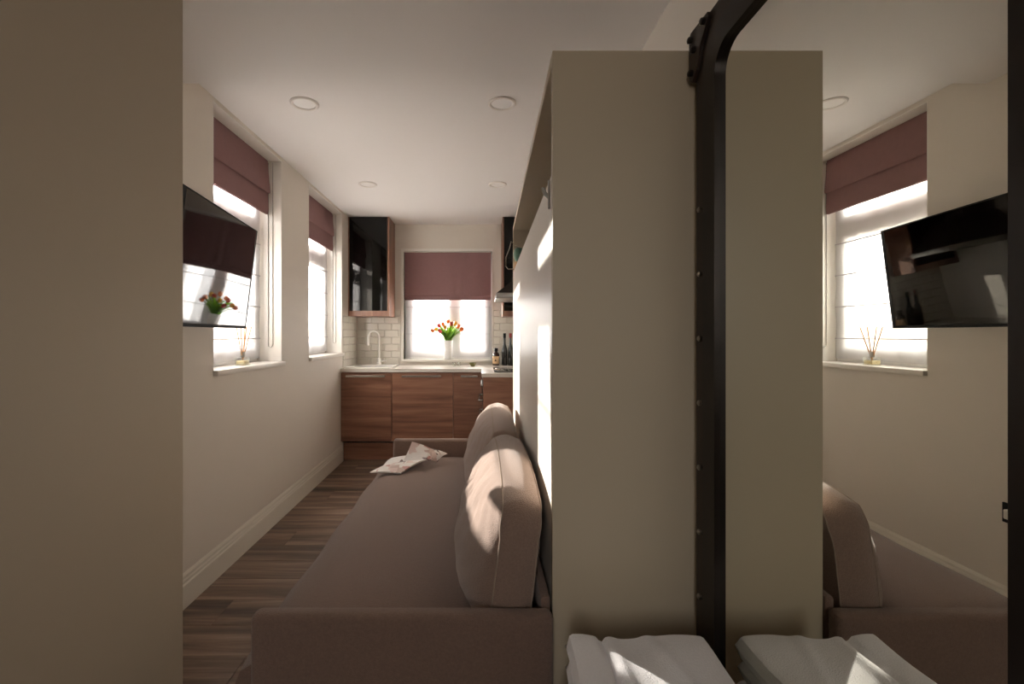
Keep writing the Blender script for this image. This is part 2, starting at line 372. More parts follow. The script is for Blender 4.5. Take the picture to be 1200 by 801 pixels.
for i in range(41):
    t_ = i / 40; xx = x0 + 0.012 + (x1 - x0 - 0.024) * t_
    wv = 0.004 * math.exp(-((t_ - 0.6) / 0.16) ** 2) * math.sin(t_ * 60)
    cols.append([bm.verts.new((xx, YB - 0.014 - py - wv * (k == 1) - 0.6 * wv * (k == 2), pz)) for k, (py, pz) in enumerate(prof)])
for A, B in zip(cols, cols[1:]):
    for k in range(len(prof)):
        j = (k + 1) % len(prof); bm.faces.new((A[k], A[j], B[j], B[k]))
bm.faces.new(cols[0][::-1]); bm.faces.new(cols[-1]); obj('fabric_panel', bm, 'blind', r, smooth=True)
bobj('hem_bar', [(x0 + 0.014, x1 - 0.014, YB - 0.034, YB - 0.006, 1.608, 1.626)], 'blind', r, bev=0.003)
bobj('headrail', [(x0 + 0.014, x1 - 0.014, YB - 0.012, YB + 0.02, 2.10, 2.134)], 'white_paint', r)
sheer_blind('B', x0 + 0.02, x1 - 0.02, 'the window behind the tulips', 0.985, 2.1, (1.24, 1.535, 1.83))
# far building outside the kitchen window
hb = thing('neighbour_house', 'pale house with slate roof seen faintly through the kitchen window', 'building', (-1.0, 19, -6))
bobj('wall', [(-6.0, 2.0, 17, 22, -6, 1.55)], 'house', hb)
bm = bmesh.new()
vsr = [bm.verts.new(p) for p in ((-6.2, 16.8, 1.55), (2.2, 16.8, 1.55), (2.2, 22.2, 1.55), (-6.2, 22.2, 1.55), (-6.2, 19.5, 2.5), (2.2, 19.5, 2.5))]
for f in ((0, 1, 5, 4), (2, 3, 4, 5), (0, 4, 3), (1, 2, 5), (0, 3, 2, 1)): bm.faces.new([vsr[i] for i in f])
obj('roof', bm, 'house_roof', hb)
for xx in (-4.6, -2.9, -1.2, 0.5):
    wn = bobj('window', [(xx, xx + 0.7, 16.95, 17.02, 0.0, 1.1)], 'house_window', hb)

# ------------------------------------------------------------------ tiles
def tile_mesh(wd, hd):
    bm = bmesh.new(); d_ = 0.006; i_ = 0.004
    o_ = [bm.verts.new((x, 0, z)) for x, z in ((0, 0), (wd, 0), (wd, hd), (0, hd))]
    n_ = [bm.verts.new((x, -d_, z)) for x, z in ((i_, i_), (wd - i_, i_), (wd - i_, hd - i_), (i_, hd - i_))]
    for k in range(4): bm.faces.new((o_[k], o_[(k + 1) % 4], n_[(k + 1) % 4], n_[k]))
    bm.faces.new(n_); bmesh.ops.recalc_face_normals(bm, faces=bm.faces)
    me = bpy.data.meshes.new('tile'); bm.to_mesh(me); bm.free(); me.materials.append(M['tile']); return me
TM = {}
def tile_field(parent, a0, a1, za, zb, place):
    z_ = za; rw = 0
    while z_ < zb - 0.01:
        hgt = min(0.075, zb - z_) - 0.002; a = a0 - (0.075 if rw % 2 else 0)
        while a < a1 - 0.004:
            s, e = max(a, a0), min(a + 0.15, a1)
            if e - s > 0.02:
                key = (round(e - s - 0.002, 3), round(hgt, 3))
                if key not in TM: TM[key] = tile_mesh(*key)
                o = bpy.data.objects.new('tile', TM[key]); C.objects.link(o); o.parent = parent; place(o, s + 0.001, z_ + 0.001)
            a += 0.15
        z_ += 0.075; rw += 1
def pb(o, a, z_): o.location = (a, YB - 0.0005, z_)
def pl(o, a, z_): o.location = (XL + 0.0005, a, z_); o.rotation_euler = (0, 0, PI / 2)
tile_field(wall_back, XL + 0.01, x0 - 0.032, 0.905, 1.50, pb)
tile_field(wall_back, x1 + 0.014, XK - 0.001, 0.905, 1.50, pb)
tile_field(wall_left, W2[1] + 0.014, YB - 0.009, 0.905, 1.42, pl)

# ------------------------------------------------------------------ kitchen
XE = 0.03; YR = 4.01
def handle(parent, a, b_, z_, y_):
    bm = bmesh.new(); box(bm, a, b_, y_ - 0.034, y_ - 0.022, z_ - 0.009, z_ + 0.009, bev=0.002)
    box(bm, a + 0.012, a + 0.022, y_ - 0.024, y_ + 0.001, z_ - 0.005, z_ + 0.005); box(bm, b_ - 0.022, b_ - 0.012, y_ - 0.024, y_ + 0.001, z_ - 0.005, z_ + 0.005)
    return obj('handle', bm, 'chrome', parent)
fronts = [(XL + 0.002, -0.851, (-1.29, -0.91), 'walnut base cabinet under the sink by the left wall'),
          (-0.851, -0.256, (-0.75, -0.37), 'wide walnut base cabinet under the tulip vase'),
          (-0.256, XE - 0.002, (-0.18, -0.02), 'narrow walnut base cabinet in the kitchen corner')]
for a, b_, hh, lab in fronts:
    cb = thing('base_cabinet', lab, 'cabinet', ((a + b_) / 2, YK + 0.3, 0), 'walnut kitchen base cabinets')
    bobj('body', [(a + 0.002, b_ - 0.002, YK + 0.022, YB - 0.01, 0.21, 0.869)], 'walnut', cb)
    dr = bobj('door', [(a + 0.003, b_ - 0.003, YK, YK + 0.020, 0.20, 0.862)], 'walnut', cb, bev=0.001, smooth=False)
    handle(dr, hh[0], hh[1], 0.832, YK)
    bobj('plinth', [(a + 0.002, b_ - 0.002, YK + 0.09, YK + 0.108, 0.0, 0.165)], 'walnut', cb)
cb = thing('base_cabinet', 'walnut end cabinet under the black hob', 'cabinet', (0.3, 4.2, 0), 'walnut kitchen base cabinets')
bobj('end_panel', [(XE, XK - 0.005, YR, YR + 0.02, 0, 0.869)], 'walnut', cb)
bobj('body', [(XE + 0.03, XK - 0.005, YR + 0.022, YK - 0.002, 0.1, 0.869)], 'walnut', cb)
bobj('plinth', [(XE + 0.05, XE + 0.066, YR + 0.022, YK - 0.002, 0, 0.1)], 'walnut', cb)
ov = thing('oven', 'black built-in oven with chrome handles under the hob', 'oven', (XE + 0.01, 4.28, 0.3))
bobj('oven_door', [(XE, XE + 0.028, YR + 0.03, YK - 0.03, 0.24, 0.72)], 'black_glass', ov)
bobj('control_panel', [(XE, XE + 0.028, YR + 0.03, YK - 0.03, 0.725, 0.862)], 'steel', ov)
bm = bmesh.new()
tube(bm, [(XE + 0.002, YR + 0.07, 0.66), (XE - 0.035, YR + 0.07, 0.66), (XE - 0.035, YK - 0.07, 0.66), (XE + 0.002, YK - 0.07, 0.66)], 0.009, 8); obj('handle', bm, 'chrome', ov, smooth=True)
bm = bmesh.new()
tube(bm, [(XE + 0.002, YR + 0.07, 0.52), (XE - 0.032, YR + 0.07, 0.52), (XE - 0.032, YK - 0.07, 0.52), (XE + 0.002, YK - 0.07, 0.52)], 0.007, 8); obj('towel_rail', bm, 'chrome', ov, smooth=True)
for k in range(4):
    bm = bmesh.new(); yy = YR + 0.1 + k * 0.1; cyl(bm, (XE + 0.002, yy, 0.79), (XE - 0.018, yy, 0.79), 0.016); obj('knob', bm, 'chrome', ov, smooth=True)
wt = tag(bobj('worktop', [(XL + 0.001, XK - 0.002, YK - 0.012, YB - 0.001, 0.87, 0.902), (XE - 0.012, XK - 0.002, YR - 0.012, YK - 0.012, 0.87, 0.902)], 'worktop', bev=0.0), 'pale stone L-shaped worktop over walnut cabinets', 'worktop')
hobt = thing('hob', 'black glass cooking hob set in the pale worktop', 'hob', (0.34, 4.4, 0.902))
bobj('glass_top', [(0.13, 0.57, 4.14, 4.66, 0.9015, 0.908)], 'black_glass', hobt, bev=0.002)
for xx, yy, rr in ((0.24, 4.28, 0.075), (0.24, 4.52, 0.09), (0.45, 4.28, 0.09), (0.45, 4.52, 0.075)):
    bm = bmesh.new(); tube(bm, [(xx + rr * math.cos(k * PI / 12), yy + rr * math.sin(k * PI / 12), 0.9078) for k in range(24)], 0.0016, 5, closed=True); obj('burner_ring', bm, 'steel', hobt)
# sink and tap
sk = thing('sink', 'white ceramic sink set in the worktop by the left wall', 'sink', (-1.1, 4.85, 0.902))
bm = bmesh.new(); box(bm, -1.33, -0.86, 4.60, 4.62, 0.9015, 0.914, bev=0.004); box(bm, -1.33, -0.86, 5.01, 5.03, 0.9015, 0.914, bev=0.004)
box(bm, -1.33, -1.31, 4.615, 5.015, 0.9015, 0.914, bev=0.004); box(bm, -0.88, -0.86, 4.615, 5.015, 0.9015, 0.914, bev=0.004); obj('rim', bm, 'ceramic', sk, smooth=True)
bobj('basin', [(-1.315, -0.875, 4.615, 5.015, 0.9015, 0.9045)], 'ceramic', sk)
bm = bmesh.new(); lathe(bm, [(0.03, 0), (0.032, 0.003), (0.02, 0.004)], -1.1, 4.82, 0.9044, 16); obj('drain', bm, 'chrome', sk, smooth=True)
tp = thing('kitchen_tap', 'cream gooseneck kitchen tap behind the sink', 'tap', (-1.085, 5.06, 0.902))
bm = bmesh.new(); lathe(bm, [(0.027, 0), (0.027, 0.03), (0.02, 0.036), (0.02, 0.07), (0.012, 0.078)], -1.085, 5.06, 0.902, 16); obj('base', bm, 'ceramic', tp, smooth=True)
bm = bmesh.new(); pts = [(-1.085, 5.06, 0.97), (-1.085, 5.06, 1.20)] + [(-1.085 - 0.045 + 0.045 * math.cos(a * PI / 8), 5.06 - 0.06 + 0.06 * math.cos(a * PI / 8), 1.20 + 0.07 * math.sin(a * PI / 8)) for a in range(1, 9)] + [(-1.175, 4.94, 1.17)]
tube(bm, pts, 0.0105, 10); obj('spout', bm, 'ceramic', tp, smooth=True)
bm = bmesh.new(); tube(bm, [(-1.175, 4.94, 1.185), (-1.175, 4.94, 1.12)], [0.012, 0.015], 10); obj('spray_head', bm, 'ceramic', tp, smooth=True)
bm = bmesh.new(); tube(bm, [(-1.065, 5.06, 0.945), (-1.0, 5.05, 0.955)], [0.01, 0.006], 8); obj('lever', bm, 'ceramic', tp, smooth=True)

# wall cabinets with black glass doors
def wall_cab(xa, xb, label, open_right):
    wc = thing('wall_cabinet', label, 'cabinet', ((xa + xb) / 2, 5.0, 1.42), 'black glass wall cabinets')
    bobj('carcass', [(xa, xa + 0.018, 4.82, YB - 0.009, 1.42, ZC - 0.002), (xb - 0.018, xb, 4.82, YB - 0.009, 1.42, ZC - 0.002), (xa + 0.018, xb - 0.018, 4.82, YB - 0.009, 1.42, 1.438),
                     (xa + 0.018, xb - 0.018, 4.82, YB - 0.009, ZC - 0.02, ZC - 0.002), (xa + 0.018, xb - 0.018, YB - 0.02, YB - 0.009, 1.438, ZC - 0.02)], 'walnut_up', wc)
    d_ = bobj('door', [(xa, xa + 0.022, 4.80, 4.819, 1.42, ZC - 0.004), (xb - 0.022, xb, 4.80, 4.819, 1.42, ZC - 0.004), (xa + 0.022, xb - 0.022, 4.80, 4.819, 1.42, 1.48),
                       (xa + 0.022, xb - 0.022, 4.80, 4.819, ZC - 0.024, ZC - 0.004)], 'walnut_up', wc)
    bobj('glass_panel', [(xa + 0.014, xb - 0.020, 4.796, 4.812, 1.475, ZC - 0.006)], 'black_glass', d_)
    return wc
wall_cab(XL + 0.002, -0.925, 'walnut wall cabinet with black glass door above the sink', 1)
wall_cab(0.236, XK - 0.002, 'walnut wall cabinet with black glass door behind the cooker hood', 0)
hd = thing('cooker_hood', 'dark sloping cooker hood with steel lip above the hob', 'cooker hood', (0.5, 4.35, 1.55))
bobj('lip', [(0.145, XK - 0.002, 4.10, 4.66, 1.553, 1.60)], 'steel', hd, bev=0.003)
bm = bmesh.new()
va = [bm.verts.new(p) for p in ((0.15, 4.105, 1.60), (XK - 0.002, 4.105, 1.60), (XK - 0.002, 4.655, 1.60), (0.15, 4.655, 1.60), (0.40, 4.26, 1.80), (XK - 0.002, 4.26, 1.80), (XK - 0.002, 4.50, 1.80), (0.40, 4.50, 1.80))]
for f in ((0, 1, 5, 4), (1, 2, 6, 5), (2, 3, 7, 6), (3, 0, 4, 7), (4, 5, 6, 7), (3, 2, 1, 0)): bm.faces.new([va[i] for i in f])
obj('canopy', bm, 'black_metal', hd)
bobj('chimney', [(0.42, XK - 0.002, 4.28, 4.48, 1.79, ZC - 0.002)], 'black_metal', hd)

# ------------------------------------------------------------------ small kitchen things
vz = z0 + 0.003; vx, vy = -0.343, YB - 0.012
tv_ = thing('tulip_vase', 'white ribbed vase standing on the kitchen window sill', 'vase', (vx, vy, vz))
bm = bmesh.new(); prof = [(0.034, 0), (0.042, 0.006), (0.046, 0.08), (0.05, 0.18), (0.053, 0.205), (0.048, 0.205), (0.045, 0.19), (0.04, 0.1)]
lathe(bm, prof, vx, vy, vz, 28); obj('body', bm, 'vase', tv_, smooth=True)
nt = M['leaf'].node_tree; pb0 = nt.nodes['Principled BSDF']; tl0 = nt.nodes.new('ShaderNodeBsdfTranslucent'); tl0.inputs[0].default_value = lin((150, 195, 60))
mx0 = nt.nodes.new('ShaderNodeMixShader'); mx0.inputs[0].default_value = 0.45; nt.links.new(pb0.outputs[0], mx0.inputs[1]); nt.links.new(tl0.outputs[0], mx0.inputs[2]); nt.links.new(mx0.outputs[0], nt.nodes['Material Output'].inputs[0])
rnd = random.Random(3)
kinds = ['tulip_orange', 'tulip_yellow', 'tulip_red', 'tulip_orange', 'tulip_yellow', 'tulip_orange', 'tulip_red', 'tulip_yellow', 'tulip_orange', 'tulip_orange', 'tulip_red']
spots = [(-0.15, -0.02, 0.30), (-0.115, 0.0, 0.31), (-0.085, -0.04, 0.35), (-0.05, 0.02, 0.36), (-0.025, -0.05, 0.33), (0.0, 0.0, 0.39), (0.035, -0.03, 0.36), (0.07, 0.0, 0.37), (0.1, -0.04, 0.34), (0.13, 0.0, 0.31), (-0.07, -0.07, 0.29)]
for kd, (dx, dy, hz) in zip(kinds, spots):
    nm = {'tulip_orange': 'orange', 'tulip_yellow': 'yellow', 'tulip_red': 'red'}[kd]
    dy = dy - 0.02
    tl = thing('tulip', '%s tulip with green leaves in the white vase' % nm, 'flower', (vx, vy, vz + 0.1), 'tulips in the white vase')
    b0 = Vector((vx + dx * 0.12, vy + dy * 0.12, vz + 0.15)); top = Vector((vx + dx, vy + dy, vz + hz))
    mid = Vector((vx + dx * 0.35, vy + dy * 0.35, vz + 0.15 + (hz - 0.15) * 0.55))
    bm = bmesh.new(); tube(bm, [b0, b0.lerp(mid, 0.5), mid, mid.lerp(top, 0.5) + Vector((0, 0, 0.008)), top], 0.0035, 6); obj('stem', bm, 'stem', tl, smooth=True)
    d_ = (top - mid).normalized(); bm = bmesh.new()
    rot = Vector((0, 0, 1)).rotation_difference(d_)
    for k in range(6):                     # six cupped petals
        ang = k * PI / 3 + rnd.random() * 0.3; g = []
        for u in range(5):
            tt = u / 4; rad = 0.006 + 0.016 * math.sin(PI * (0.15 + 0.7 * tt)) * (1 if k % 2 else 0.88); wd = 0.9 * math.sin(PI * min(0.98, 0.25 + 0.75 * tt)) + 0.06
            g.append([bm.verts.new(top + rot @ Vector((rad * math.cos(ang + s * wd), rad * math.sin(ang + s * wd), tt * 0.052))) for s in (-0.7, 0, 0.7)])
        for u in range(4):
            for s in range(2): bm.faces.new((g[u][s], g[u][s + 1], g[u + 1][s + 1], g[u + 1][s]))
    obj('bloom', bm, kd, tl, smooth=True)
    for k in range(5):                     # long pointed leaves
        ang = rnd.random() * 2 * PI; ln = 0.15 + 0.10 * rnd.random(); sp = 0.03 + 0.055 * rnd.random(); g = []
        bm = bmesh.new(); base = Vector((vx + dx * 0.15, vy + dy * 0.15, vz + 0.19))
        dirv = Vector((math.cos(ang) * 0.6 + dx * 6, math.sin(ang) * 0.4, 0)); dirv.normalize(); sidev = Vector((-dirv.y, dirv.x, 0))
        for u in range(6):
            tt = u / 5; p = base + dirv * sp * tt * (1 + 0.7 * tt) + Vector((0, 0, ln * (tt - 0.28 * tt * tt * (1.2 if k == 0 else 0.8))))
            wd = 0.017 * math.sin(PI * min(1, 0.2 + 0.8 * tt)) + 0.001
            g.append([bm.verts.new(p - sidev * wd), bm.verts.new(p - dirv * 0.004), bm.verts.new(p + sidev * wd)])
        for u in range(5):
            for s in range(2): bm.faces.new((g[u][s], g[u][s + 1], g[u + 1][s + 1], g[u + 1][s]))
        obj('leaf', bm, 'leaf', tl, smooth=True)
ZW = 0.902
jb = thing('brown_bottle', 'squat brown glass bottle with tan label beside the wine bottles', 'bottle', (0.176, 5.03, ZW))
bm = bmesh.new(); lathe(bm, [(0.035, 0), (0.038, 0.006), (0.038, 0.115), (0.03, 0.133), (0.017, 0.142), (0.017, 0.155)], 0.176, 5.03, ZW, 24); obj('body', bm, 'bottle_brown', jb, smooth=True)
bm = bmesh.new(); lathe(bm, [(0.021, 0), (0.021, 0.03), (0.019, 0.033)], 0.176, 5.03, ZW + 0.153, 20); obj('cap', bm, 'tv_plastic', jb, smooth=True)
bm = bmesh.new(); g = []
for k in range(13):
    a = -PI * 0.95 + k * PI * 0.75 / 12
    g.append([bm.verts.new((0.176 + 0.0388 * math.cos(a), 5.03 + 0.0388 * math.sin(a), ZW + zz)) for zz in (0.02, 0.1)])
for A, B in zip(g, g[1:]): bm.faces.new((A[0], B[0], B[1], A[1]))
lb = obj('paper_label', bm, 'label_tan', jb, smooth=True)
bm = bmesh.new(); cxl, cyl_, czl = 0.170, 5.03 - 0.0392, ZW + 0.058
vv = [bm.verts.new((cxl + a, cyl_, czl + b_)) for a, b_ in ((-0.013, -0.012), (0.013, -0.012), (0.0, 0.016))]; bm.faces.new(vv); obj('label_mark', bm, 'print_dark', lb)
for k, (xx, capm, what) in enumerate(((0.268, 'tv_plastic', 'black'), (0.332, 'cap_red', 'red'))):
    wb_ = thing('wine_bottle', 'dark wine bottle with %s capsule on the worktop' % what, 'bottle', (xx, 5.04, ZW), 'wine bottles on the worktop')
    bm = bmesh.new(); lathe(bm, [(0.026, 0), (0.0295, 0.006), (0.0295, 0.15), (0.026, 0.18), (0.016, 0.215), (0.0125, 0.24), (0.012, 0.31), (0.0125, 0.33)], xx, 5.04, ZW, 20); obj('body', bm, 'bottle_dark', wb_, smooth=True)
    bm = bmesh.new(); lathe(bm, [(0.0145, 0), (0.0145, 0.048), (0.0125, 0.05)], xx, 5.04, ZW + 0.295, 16); obj('capsule', bm, capm, wb_, smooth=True)
bm = bmesh.new(); lathe(bm, [(0.016, 0), (0.02, 0.003), (0.036, 0.03), (0.038, 0.04), (0.034, 0.04), (0.03, 0.028), (0.012, 0.008)], -0.07, 4.86, ZW, 24)
tag(obj('small_bowl', bm, 'bowl_olive', smooth=True), 'tiny olive green bowl on the worktop near the corner', 'bowl')
for k, xx in enumerate((-0.215, -0.265)):
    bm = bmesh.new(); lathe(bm, [(0.014, 0), (0.018, 0.003), (0.021, 0.045), (0.0195, 0.045), (0.0165, 0.006)], xx, 4.88 + 0.02 * k, ZW, 20)
    tag(obj('shot_glass', bm, 'clear_glass', smooth=True), 'small clear glass on the worktop between vase and bowl', 'glass', 'small glasses on the worktop')

# ------------------------------------------------------------------ reed diffuser on the near sill
dx_, dy_, dz_ = -1.40, 2.775, WZ0 + 0.004
df = thing('reed_diffuser', 'clear reed diffuser with amber oil on the sill below the television', 'diffuser', (dx_, dy_, dz_))
bm = bmesh.new(); box(bm, dx_ - 0.03, dx_ + 0.03, dy_ - 0.035, dy_ + 0.035, dz_, dz_ + 0.05, bev=0.005); obj('jar', bm, 'clear_glass', df, smooth=True)
bm = bmesh.new(); box(bm, dx_ - 0.025, dx_ + 0.025, dy_ - 0.03, dy_ + 0.03, dz_ + 0.005, dz_ + 0.03, bev=0.004); obj('oil', bm, 'oil', df, smooth=True)
bm = bmesh.new(); lathe(bm, [(0.013, 0), (0.013, 0.03), (0.015, 0.032)], dx_, dy_, dz_ + 0.048, 16); obj('collar', bm, 'steel', df, smooth=True)
for a, b_ in ((0.0, -0.075), (0.01, -0.045), (0.012, 0.02), (0.02, 0.065), (-0.01, 0.045)):
    bm = bmesh.new(); tube(bm, [(dx_, dy_, dz_ + 0.03), (dx_ + a, dy_ + b_, dz_ + 0.23)], 0.0030, 6); obj('reed', bm, 'reed', df)

# ------------------------------------------------------------------ ceiling downlights
r0 = None
for X, S, lab in ((-0.911, 225, 'round ceiling downlight beside the window with the television, switched off'), (0.116, 225, 'round ceiling downlight beside the top of the wall bed, switched off'), (-0.897, 146, 'round ceiling downlight near the side window by the kitchen, switched off'), (0.144, 146, 'round ceiling downlight near the cooker hood, switched off')):
    y_ = F / S
    if r0 is None:
        r0 = thing('downlight', lab, 'ceiling light', (X, y_, ZC), 'recessed ceiling downlights')
        bm = bmesh.new(); lathe(bm, [(0.055, 0.002), (0.073, 0.002), (0.073, -0.004), (0.066, -0.009), (0.056, -0.006), (0.055, -0.002)], X, y_, ZC, 36); obj('rim', bm, 'downlight_rim', r0, smooth=True)
        bm = bmesh.new(); lathe(bm, [(0.0555, 0.0), (0.0555, -0.003), (0.03, -0.004)], X, y_, ZC, 36); obj('diffuser', bm, 'downlight', r0, smooth=True)
    else: clone(r0, (X, y_, ZC))['label'] = lab

# ------------------------------------------------------------------ television on its wall arm
tvn = thing('television', 'black flat television tilted forward on a wall arm by the window', 'television', (-1.12, 2.03, 1.518))
TW, TH = 0.77, 0.505
bm = bmesh.new(); box(bm, -0.022, 0.0, -TW / 2, TW / 2, -TH / 2, TH / 2, bev=0.003); frame_o = obj('bezel', bm, 'tv_plastic', None)
bm = bmesh.new(); n = 24; g = []
for i in range(n + 1):
    g.append([])
    for k in range(n + 1):
        a = -TW / 2 + 0.024 + (TW - 0.048) * i / n; b_ = -TH / 2 + 0.014 + (TH - 0.022) * k / n
        g[-1].append(bm.verts.new((0.0012 + 0.0006 * math.sin(a * 9 + 1.0) * math.sin(b_ * 5 + 0.6), a, b_)))
for i in range(n):
    for k in range(n): bm.faces.new((g[i][k], g[i + 1][k], g[i + 1][k + 1], g[i][k + 1]))
screen_o = obj('screen', bm, 'screen', None, smooth=True)
bm = bmesh.new(); box(bm, -0.05, -0.011, -TW * 0.36, TW * 0.36, -TH * 0.45, TH * 0.2, bev=0.01); back_o = obj('back_cover', bm, 'tv_plastic', None)
rot = Matrix.Rotation(math.radians(7.4), 4, 'Z') @ Matrix.Rotation(math.radians(6.5), 4, 'Y')
for o in (frame_o, screen_o, back_o):
    o.data.transform(rot); o.parent = tvn
bm = bmesh.new(); box(bm, XL, XL + 0.02, 1.78, 1.98, 1.38, 1.62); obj('wall_plate', bm, 'black_metal', tvn)
bm = bmesh.new(); tube(bm, [(XL + 0.02, 1.9, 1.5), (-1.26, 2.05, 1.5), (-1.185, 1.98, 1.5)], 0.016, 8); obj('arm', bm, 'black_metal', tvn)

# ------------------------------------------------------------------ socket
skt = thing('wall_socket', 'black double wall socket above the skirting board', 'socket', (XL, 1.985, 0.47))
bobj('plate', [(XL - 0.001, XL + 0.008, 1.955, 2.03, 0.43, 0.515)], 'tv_plastic', skt, bev=0.002)
bobj('plug', [(XL + 0.007, XL + 0.04, 1.965, 1.998, 0.455, 0.495)], 'white_paint', skt, bev=0.004)

# ------------------------------------------------------------------ wall bed
AX = (0.196 - 0.161) / (YE - YC)
def wbx(y_): return 0.161 + AX * (y_ - YC)
ZT = 1.866; ZD = 1.60
wb = thing('wall_bed', 'cream wall bed cabinet with closed door behind the sofa', 'wall bed', (0.32, (YC + YE) / 2, 0))
def slab(name, material, pts, za, zb, parent, bev=0.0015):
    bm = bmesh.new(); A = [bm.verts.new((p[0], p[1], za)) for p in pts]; B = [bm.verts.new((p[0], p[1], zb)) for p in pts]; nn = len(pts)
    for k in range(nn): bm.faces.new((A[k], A[(k + 1) % nn], B[(k + 1) % nn], B[k]))
    bm.faces.new(A[::-1]); bm.faces.new(B)
    if bev: bmesh.ops.bevel(bm, geom=list(bm.edges), offset=bev, segments=2, profile=0.5, affect='EDGES')
    return obj(name, bm, material, parent)
T_ = 0.022; XB = XW - 0.001
slab('end_panel', 'bed_paint', [(wbx(YC), YC), (XB, YC), (XB, YC + T_), (wbx(YC + T_), YC + T_)], 0, ZT, wb)
slab('end_panel', 'bed_paint', [(wbx(YE - T_), YE - T_), (XB, YE - T_), (XB, YE), (wbx(YE), YE)], 0, ZT, wb)
slab('top_panel', 'bed_paint', [(wbx(YC + T_), YC + T_), (XB, YC + T_), (XB, YE - T_), (wbx(YE - T_), YE - T_)], ZT - T_, ZT, wb)
slab('shelf', 'bed_paint', [(wbx(YC + T_) + 0.024, YC + T_), (XB, YC + T_), (XB, YE - T_), (wbx(YE - T_) + 0.024, YE - T_)], ZD - T_, ZD, wb)
slab('back_panel', 'bed_paint', [(XB - 0.012, YC + T_), (XB, YC + T_), (XB, YE - T_), (XB - 0.012, YE - T_)], ZD, ZT - T_, wb)
dr = slab('bed_door', 'bed_door', [(wbx(YC + T_ + 0.005) + 0.001, YC + T_ + 0.005), (wbx(YC) + 0.022, YC + T_ + 0.005), (wbx(YE) + 0.022, YE - T_ - 0.005), (wbx(YE - T_) + 0.001, YE - T_ - 0.005)], 0.08, ZD, wb)
yh = YC + T_ + 0.03; xh = wbx(yh)
bm = bmesh.new(); tube(bm, [(xh + 0.002, yh + 0.01, 1.558), (xh - 0.010, yh + 0.004, 1.567), (xh - 0.015, yh + 0.004, 1.580)], [0.005, 0.005, 0.004], 8)
tube(bm, [(xh - 0.001, yh, 1.53), (xh - 0.001, yh, 1.595)], 0.003, 8); obj('latch_handle', bm, 'steel', dr, smooth=True)
ox, oy = 0.226, 2.695
pt = thing('shelf_ornament', 'small green ornament with tan base and looping wire on the wall bed shelf', 'ornament', (ox, oy, ZD))
bm = bmesh.new(); lathe(bm, [(0.022, 0), (0.026, 0.004), (0.028, 0.05), (0.026, 0.052)], ox, oy, ZD, 20); obj('base', bm, 'pot_tan', pt, smooth=True)
bm = bmesh.new(); lathe(bm, [(0.012, 0), (0.026, 0.02), (0.033, 0.045), (0.026, 0.075), (0.012, 0.085)], ox, oy, ZD + 0.05, 20); obj('body', bm, 'pot_green', pt, smooth=True)
bm = bmesh.new(); tube(bm, [(ox, oy, ZD + 0.13), (0.205, 2.70, ZD + 0.15), (0.182, 2.70, ZD + 0.17), (0.172, 2.70, ZD + 0.13), (0.152, 2.70, ZD + 0.08), (0.150, 2.70, ZD + 0.03), (0.165, 2.70, ZD + 0.012), (0.200, oy, ZD + 0.012)], 0.0035, 6); obj('wire_loop', bm, 'chrome', pt, smooth=True)

# ------------------------------------------------------------------ sofa
SX0, SX1 = -0.489, 0.158; SZ, AZ = 0.55, 0.643
sf = thing('sofa', 'brown fabric sofa with thin upholstered arms in front of the wall bed', 'sofa', (-0.17, 1.85, 0))
def arm(y0, y1):
    bm = bmesh.new(); box(bm, SX0, SX1, y0, y1, 0.045, AZ, bev=0.016, seg=4); return obj('arm', bm, 'sofa', sf, smooth=True)
arm(0.993, 1.036); arm(2.65, 2.70)
# seat: rounded slab bulging over its front, with a soft crown
bm = bmesh.new(); prof = []
prof = [(0.10, 0.30), (0.10, SZ - 0.02), (0.02, SZ - 0.004), (-0.15, SZ + 0.004), (-0.36, SZ), (-0.45, SZ - 0.006), (-0.505, SZ - 0.022), (-0.545, SZ - 0.055), (-0.562, SZ - 0.10), (-0.558, 0.40), (-0.54, 0.34), (-0.53, 0.30)]
ring = []; n = 30
for i in range(n + 1):
    t_ = i / n; yy = 1.038 + (2.648 - 1.038) * t_; e = min(t_, 1 - t_); dp = 0.010 * math.exp(-e * 30)
    ring.append([bm.verts.new((x_ + (dp * 1.5 if x_ < -0.4 else 0) + 0.004 * math.sin(i * 0.8) * (x_ < -0.5), yy, z_ - (dp if z_ > 0.5 else 0) + 0.003 * math.sin(i * 0.5 + x_ * 9) * (z_ > 0.53))) for x_, z_ in prof])
for A, B in zip(ring, ring[1:]):
    for k in range(len(prof)):
        j = (k + 1) % len(prof); bm.faces.new((A[k], A[j], B[j], B[k]))
bm.faces.new(ring[0][::-1]); bm.faces.new(ring[-1]); obj('seat', bm, 'sofa', sf, smooth=True)
bobj('base', [(-0.525, 0.10, 1.037, 2.649, 0.05, 0.299)], 'sofa', sf, bev=0.012)
bobj('back_panel', [(0.134, 0.157, 1.037, 2.649, 0.05, 0.66)], 'sofa', sf, bev=0.008)
for xx in (-0.46, 0.12):
    for yy in (1.015, 2.675):
        bm = bmesh.new(); lathe(bm, [(0.014, 0), (0.018, 0.05)], xx, yy, 0, 12); obj('foot', bm, 'tv_plastic', sf)

